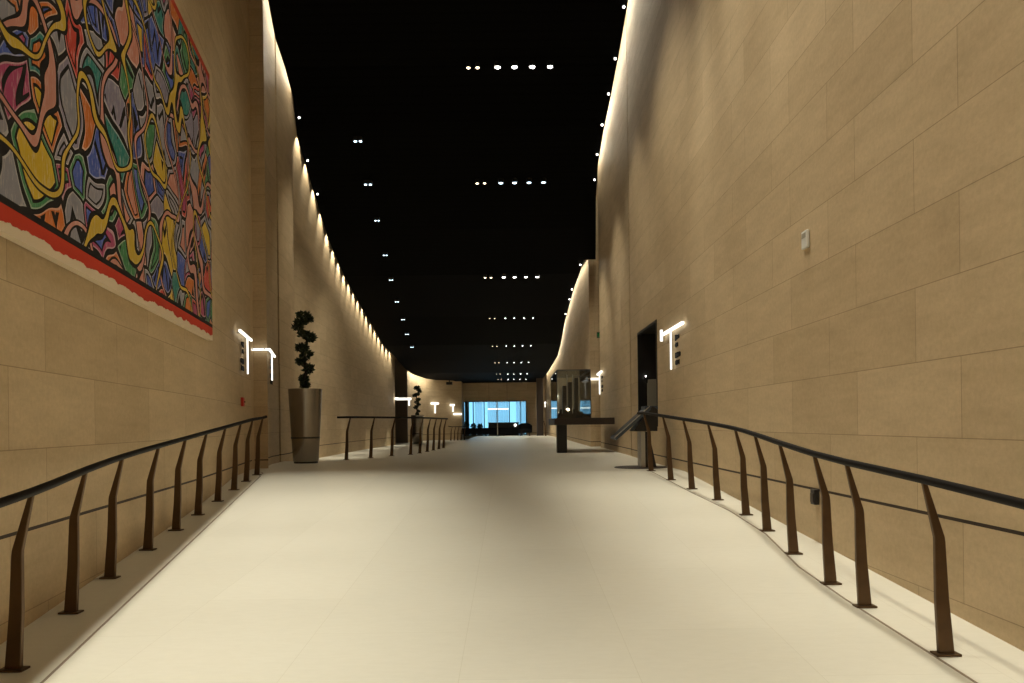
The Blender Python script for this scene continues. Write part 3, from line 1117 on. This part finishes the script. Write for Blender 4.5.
# exhibit: a small model building group with upright slats and pale rods
t = empty('architectural_model', (1.55, 22.2, CZ + 0.10), 'dark tower model with upright slats and pale rods inside the glass case', 'model')
link('model_base', boxm(-0.27, 0.42, -0.55, 0.6, 0.0, 0.03), M['black'], t)
for x, z in ((-0.13, 0.80), (0.02, 0.90), (0.20, 1.02)):
    link('slat', boxm(x, x + 0.10, -0.16, 0.24, 0.03, z, bev=0.004), M['black'], t)
for x in (-0.02, 0.14):
    bm = bmesh.new()
    tube(bm, [(x, -0.22, 0.03), (x, -0.22, 1.10)], 0.016, 10)
    link('rod', bm, M['pale'], t, smooth=True)
rnd = random.Random(5)
bm = bmesh.new()
for k in range(16):
    x, y = rnd.uniform(-0.24, 0.36), rnd.uniform(-0.5, -0.28)
    s = rnd.uniform(0.02, 0.05)
    box(bm, x, x + s * 1.6, y, y + s * 1.6, 0.03, 0.03 + rnd.uniform(0.04, 0.12))
link('model_block', bm, M['black'], t)
link('model_lamp', lathe(bmesh.new(), [(0.02, 0.10), (0.05, 0.12), (0.05, 0.15), (0.015, 0.17)], 16, (-0.02, -0.4)), M['lens_warm'], t)
# ------------------------------------------------------------------ downlights in the ceiling
def lamp_proto(name, lens, r):
    t = bpy.data.objects.new(name, None)
    C.objects.link(t)
    link('trim_ring', lathe(bmesh.new(), [(r * 1.35, 0.0), (r * 1.35, 0.14), (r * 0.9, 0.14)], 20, cap=False), M['black'], t, smooth=True)
    link('lens', lathe(bmesh.new(), [(r * 0.25, -0.018), (r * 0.7, -0.014), (r, -0.004), (r, 0.03)], 20), lens, t, smooth=True)
    return t


def dup(root):
    r = root.copy()
    C.objects.link(r)
    for ch in list(root.children):
        c = ch.copy()
        C.objects.link(c)
        c.parent = r
    return r


ORD = ['nearest', 'second nearest', 'third nearest', 'fourth nearest', 'fifth nearest', 'sixth nearest', 'seventh nearest', 'farthest']
PLACE = ['leftmost', 'second from left', 'third from left', 'third from right', 'second from right', 'rightmost']
rowsd = [(17.45, M['lens']), (21.5, M['lens_cool']), (27.3, M['lens']), (32.85, M['lens']), (37.3, M['lens']), (42.2, M['lens']), (47.0, M['lens']), (51.5, M['lens'])]
XS = [-0.86, -0.66, -0.22, 0.15, 0.54, 0.93]
big = {id(m_): lamp_proto('downlight', m_, 0.055) for m_ in (M['lens'], M['lens_cool'])}
small = lamp_proto('downlight', M['lens_warm'], 0.036)
used = set()
for i, (y, m_) in enumerate(rowsd):
    for k, x in enumerate(XS):
        pr = small if k < 2 else big[id(m_)]
        if id(pr) in used:
            o = dup(pr)
        else:
            o = pr
            used.add(id(pr))
        o.location = (x, y, ceil_z(y) - 0.10)
        if i > 2:
            o.scale = (0.5, 0.5, 0.5)
        tag(o, 'round ceiling downlight, %s of six in the %s row' % (PLACE[k], ORD[i]), 'ceiling light', 'downlights in rows across the ceiling')
    spot('row_lamp', (0.2, y - 0.1, ceil_z(y) - 0.2), (0.2, y, 0), POWER['row'] * (0.3, 0.6, 1.3, 1.5, 1.4, 1.3, 1.0, 0.8)[i], 92, 1.0, r=0.15)
SG = [(19.66, -3.72), (21.5, -3.81), (23.26, -3.87), (25.46, -3.99), (27.44, -4.11), (30.14, -4.3), (32.82, -4.44), (35.06, -4.58), (37.28, -4.64)]
NTH = ['nearest', 'second nearest', 'third nearest', 'fourth nearest', 'fifth', 'fourth farthest', 'third farthest', 'second farthest', 'farthest']
tw = bpy.data.objects.new('twin_downlight', None)
C.objects.link(tw)
for sx in (-0.065, 0.065):
    o = link('lens', lathe(bmesh.new(), [(0.010, 0.004), (0.026, 0.008), (0.034, 0.016), (0.034, 0.03)], 16, (sx, 0)), M['lens_cool'], tw)
link('housing', boxm(-0.11, 0.11, -0.055, 0.055, 0.03, 0.16), M['black'], tw)
for i, (y, x) in enumerate(SG):
    o = tw if i == 0 else dup(tw)
    if i > 1:
        o.scale = (0.7, 0.7, 0.7)
    o.location = (x, y, ceil_z(y) - 0.12)
    tag(o, 'twin ceiling downlight, %s in the line along the left of the black ceiling' % NTH[i], 'ceiling light', 'twin downlights along the left of the ceiling')
    if i % 2 == 0:
        spot('left_lamp', (x, y - 0.1, ceil_z(y) - 0.2), (x, y, 0), POWER['single'], 60, 0.6, r=0.06)

# little spotlights in the slots along both ceiling edges
ES = [('right', y) for y in (15.8, 17.3, 18.3, 19.25, 20.4, 21.5, 26.5, 29.0, 30.3, 32.5)] + [('left', y) for y in (18.9, 20.5, 22.0)]
ep = bpy.data.objects.new('slot_spotlight', None)
C.objects.link(ep)
link('lamp_body', tube(bmesh.new(), [(0, 0.0, 0.0), (0, 0.10, 0.09)], 0.04, 12), M['black'], ep, smooth=True)
link('lens', tube(bmesh.new(), [(0, -0.006, -0.006), (0, -0.001, -0.001)], 0.022, 12), M['lens'], ep)
cnt = {'left': 0, 'right': 0}
W9 = ['nearest', 'second nearest', 'third nearest', 'fourth nearest', 'fifth nearest', 'sixth nearest', 'seventh nearest', 'third farthest', 'second farthest', 'farthest']
W3 = ['nearest', 'middle', 'farthest']
for i, (sd, y) in enumerate(ES):
    o = ep if i == 0 else dup(ep)
    x = lerp(ER, y) - 0.07 if sd == 'right' else lerp(EL, y) + 0.10
    o.location = (x, y, ceil_z(y) - 0.04)
    nm = W9[cnt[sd]] if sd == 'right' else W3[cnt[sd]]
    cnt[sd] += 1
    tag(o, 'tiny spotlight, %s along the %s edge of the black ceiling' % (nm, sd), 'spotlight', 'tiny spotlights along the ceiling edges')

# ------------------------------------------------------------------ cove light behind the ceiling edges
def gap_mid(tab, y, wallx):
    return (lerp(tab, y) + wallx) / 2


# scallops: one lamp after another along the long left wall
def w3x(y):
    return lerp([(20.6, -6.22), (27, -6.28), (34, -6.35), (38, -6.28), (42, -6.16)], y)


def seen_top(tab, x, y):
    """height up to which the wall at (x, y) shows past the slab edge to somebody on the ramp"""
    r = abs(x) / y
    q = 10.0
    while q < y and abs(lerp(tab, q)) / q > r:
        q += 0.05
    return EYE + (ceil_z(q) - EYE) * y / q


y = 19.7
while y < 41.5:
    z = max(ceil_z(y) + 0.2, seen_top(EL, w3x(y), y)) + 0.12
    spot('cove_lamp', (w3x(y) + 0.26, y, z), (w3x(y), y, z - 0.7), POWER['cove_point'], 84, 0.8, col=NEUT, r=0.025)
    y += 0.95


def cove(tab, wallx, y0, y1, n, watts, sgn, off=0.28):
    """strips tucked above the slab close to the wall; sgn = +1 for the right wall"""
    pts = []
    for i in range(n + 1):
        y = y0 + (y1 - y0) * i / n
        w = lerp(wallx, y)
        pts.append((w - sgn * off, y, max(ceil_z(y) + 0.12, seen_top(tab, w, y)) + 0.1))
    for a, b in zip(pts, pts[1:]):
        strip('cove_strip', a, b, 0.05, watts * (Vector(b) - Vector(a)).length, NEUT, aim=(0, 0, -1), spread=175)


k = POWER['cove_strip']
cove(ER, [(14, 2.73), (18.5, 2.76), (22, 2.81), (25.7, 2.86)], 15.6, 25.5, 7, k * 1.3, 1)
cove(ER, [(26.3, 2.60), (40, 2.60), (46, 2.52), (50, 2.46), (56, 2.36)], 26.6, 54, 9, k * 0.7, 1, 0.2)
cove(EL, [(15, -4.65), (15.8, -4.87), (16.8, -5.06), (17.6, -5.13), (18.6, -5.21), (19.8, -5.38)], 15.9, 19.6, 4, k * 0.8, -1, 0.2)
cove(EL, [(47, -6.2), (49.5, -6.1), (51.2, -5.9), (53, -5.1), (54, -4.1)], 47.5, 52.4, 4, k * 1.6, -1)
# unseen fill spots, added to brighten the sunken passage and the far lobby
for y in (21.5, 25.5, 30, 35, 40):
    spot('lobby_fill', (-5.45, y, ceil_z(y) - 0.2), (-5.75, y, 0), POWER['lobby'] * 1.5, 24, 1.0, r=0.15)
spot('lobby_fill', (-4.4, 41, 5.0), (-4.4, 41.2, 0), POWER['lobby'], 80, 0.8, r=0.1)
spot('lobby_fill', (0.5, 48, 4.4), (0.5, 48.2, 0), POWER['lobby'] * 0.9, 120, 0.8, r=0.1)

# ------------------------------------------------------------------ far end: window, curtains, furniture
zs = UP
bm = bmesh.new()
box(bm, WX0, WX0 + 0.06, FY - 0.02, FY + 0.1, zs, WZ1)
box(bm, WX1 - 0.06, WX1, FY - 0.02, FY + 0.1, zs, WZ1)
box(bm, WX0, WX1, FY - 0.02, FY + 0.1, WZ1 - 0.05, WZ1)
box(bm, WX0, WX1, FY - 0.02, FY + 0.1, zs, zs + 0.08)
for x in (-2.72, -1.95, -1.05, -0.18, 0.62):
    box(bm, x - 0.035, x + 0.035, FY + 0.02, FY + 0.1, zs, WZ1)
wn = tag(link('window_2', bm, M['mull']), kind='structure')
link('pane', boxm(WX0, WX1, FY + 0.05, FY + 0.062, zs, WZ1), M['pane'], wn)


def curtain(x0, x1, label, m_, y=FY - 0.15, amp=0.03, per=0.16):
    bm = bmesh.new()
    n_ = int((x1 - x0) / 0.02)
    prev = None
    for i in range(n_ + 1):
        x = x0 + (x1 - x0) * i / n_
        yy = amp * math.sin(2 * PI * (x - x0) / per)
        q = (bm.verts.new((x - x0, yy, 0.03)), bm.verts.new((x - x0, yy * 0.7, WZ1 - zs - 0.02)))
        if prev:
            bm.faces.new((prev[0], q[0], q[1], prev[1]))
        prev = q
    t = empty('curtain', (x0, y, zs), label, 'curtain', 'curtains at the far window')
    link('fabric', bm, m_, t, smooth=True)
    bm = bmesh.new()
    tube(bm, [(-0.02, 0, WZ1 - zs - 0.015), (x1 - x0 + 0.02, 0, WZ1 - zs - 0.015)], 0.012, 8)
    link('track', bm, M['mull'], t)


curtain(-3.30, -3.0, 'dark blue drawn curtain at the left edge of the far window', M['mull'], amp=0.04, per=0.1)
curtain(-2.60, -2.05, 'sheer pale curtain in the left half of the far window', M['sheer'])
curtain(-1.70, -0.25, 'sheer pale curtain in the middle of the far window', M['sheer'])
curtain(0.30, 0.95, 'sheer pale curtain at the right edge of the far window', M['sheer'])

# pendant light bar and a slim pole before the window
t = empty('pendant_light_bar', (-0.9, 52.5, 4.4), 'long white pendant light bar hanging before the blue window', 'pendant light')
link('light_bar', boxm(-0.68, 0.68, -0.04, 0.04, -1.93, -1.86), M['light'], t)
for x in (-0.6, 0.6):
    bm = bmesh.new()
    tube(bm, [(x, 0, -1.86), (x, 0, 0.06)], 0.006, 6)
    link('cable', bm, M['black'], t)
t = empty('slim_pole', (-0.93, 51.0, UP), 'slim pale pole standing in front of the dark reception block', 'pole')
bm = bmesh.new()
tube(bm, [(0, 0, 0.02), (0, 0, 2.2)], 0.022, 8)
link('pole', bm, M['pale'], t, smooth=True)
link('foot', lathe(bmesh.new(), [(0.12, 0), (0.12, 0.02)], 20), M['pale'], t)

# dark furniture in silhouette
t = empty('long_bench', (-3.3, 53.2, UP), 'long low dark bench across the foot of the blue window', 'bench')
link('bench_seat', boxm(-0.05, 4.15, 0.0, 0.7, 0.12, 0.54, bev=0.03), M['cushion'], t)
for x in (0.15, 1.5, 2.7, 3.9):
    link('leg', boxm(x, x + 0.1, 0.05, 0.65, 0.0, 0.13), M['black'], t)
t = empty('reception_block', (-1.6, 54.2, UP), 'dark boxy counter behind the bench at the middle of the window', 'counter')
link('counter_body', boxm(0.0, 2.05, 0.0, 0.7, 0.0, 0.86, bev=0.02), M['black'], t)
link('counter_top', boxm(-0.04, 2.09, -0.04, 0.74, 0.86, 0.90, bev=0.01), M['black'], t)
t = empty('armchair', (0.85, 52.2, UP), 'dark rounded armchair silhouetted at the right foot of the window', 'armchair')
link('seat', boxm(-0.38, 0.38, -0.35, 0.3, 0.18, 0.45, bev=0.06), M['cushion'], t)
bm = bmesh.new()
rr = []
for i in range(13):
    th = PI * i / 12
    hgt = 0.62 + 0.22 * math.sin(th)
    c_, s_ = math.cos(th), math.sin(th)
    rr.append([bm.verts.new((0.40 * c_, 0.36 * s_, 0.2)), bm.verts.new((0.46 * c_, 0.42 * s_, 0.2)), bm.verts.new((0.48 * c_, 0.44 * s_, hgt)), bm.verts.new((0.40 * c_, 0.36 * s_, hgt))])
for p, q in zip(rr, rr[1:]):
    for i in range(4):
        j = (i + 1) % 4
        bm.faces.new((p[i], q[i], q[j], p[j]))
bm.faces.new(rr[0])
bm.faces.new(rr[-1])
bmesh.ops.recalc_face_normals(bm, faces=bm.faces)
link('backrest', bm, M['cushion'], t, smooth=True)
for x in (-0.3, 0.3):
    for y in (-0.28, 0.22):
        link('leg', boxm(x - 0.02, x + 0.02, y - 0.02, y + 0.02, 0.0, 0.2), M['black'], t)
t = empty('globe_table_lamp', (0.22, 54.0 - 0.35, UP + 0.105), 'small round white lamp on the bench before the reception block', 'lamp')
link('lamp_globe', lathe(bmesh.new(), [(0.02, 0.50), (0.08, 0.54), (0.10, 0.60), (0.08, 0.66), (0.02, 0.70)], 20), M['light'], t, smooth=True)
link('lamp_foot', lathe(bmesh.new(), [(0.10, 0.44), (0.02, 0.46), (0.02, 0.50)], 16), M['black'], t)
SH = [(-3.12, 54.8, 0.60), (-2.65, 54.8, 0.42), (-2.2, 54.8, 0.38)]
LB = ['dark leafy shrub in a trough at the far left foot of the window', 'second dark shrub from the left below the window', 'third dark shrub from the left below the window', 'low dark shrub against the reception block']
for i, (x, y, h) in enumerate(SH):
    rnd = random.Random(30 + i)
    t = empty('trough_shrub', (x, y, UP), LB[i], 'shrub', 'dark shrubs below the window')
    link('trough', boxm(-0.2, 0.2, -0.18, 0.18, 0.0, 0.45, bev=0.015), M['black'], t)
    bm = bmesh.new()
    foliage_clump(bm, (0, 0, 0.5 + h * 0.35), 0.17, h * 0.5, 260, rnd, 0.10)
    link('foliage', bm, M['leaf'], t)
    bm = bmesh.new()
    tube(bm, [(0, 0, 0.44), (0.02, 0, 0.5 + h * 0.4)], 0.015, 6)
    link('stem', bm, M['bark'], t)

# dark column at the far right and the stone pier by it
t = empty('dark_column', (1.63, 52.0, UP), 'dark square column standing right of the blue window', 'column')
hh = ceil_z(52.3) - UP + 0.05
link('shaft', boxm(0.0, 0.42, 0.0, 0.42, 0.04, hh, bev=0.01), M['darkbrown'], t)
link('base', boxm(-0.02, 0.44, -0.02, 0.44, 0.0, 0.04), M['black'], t)
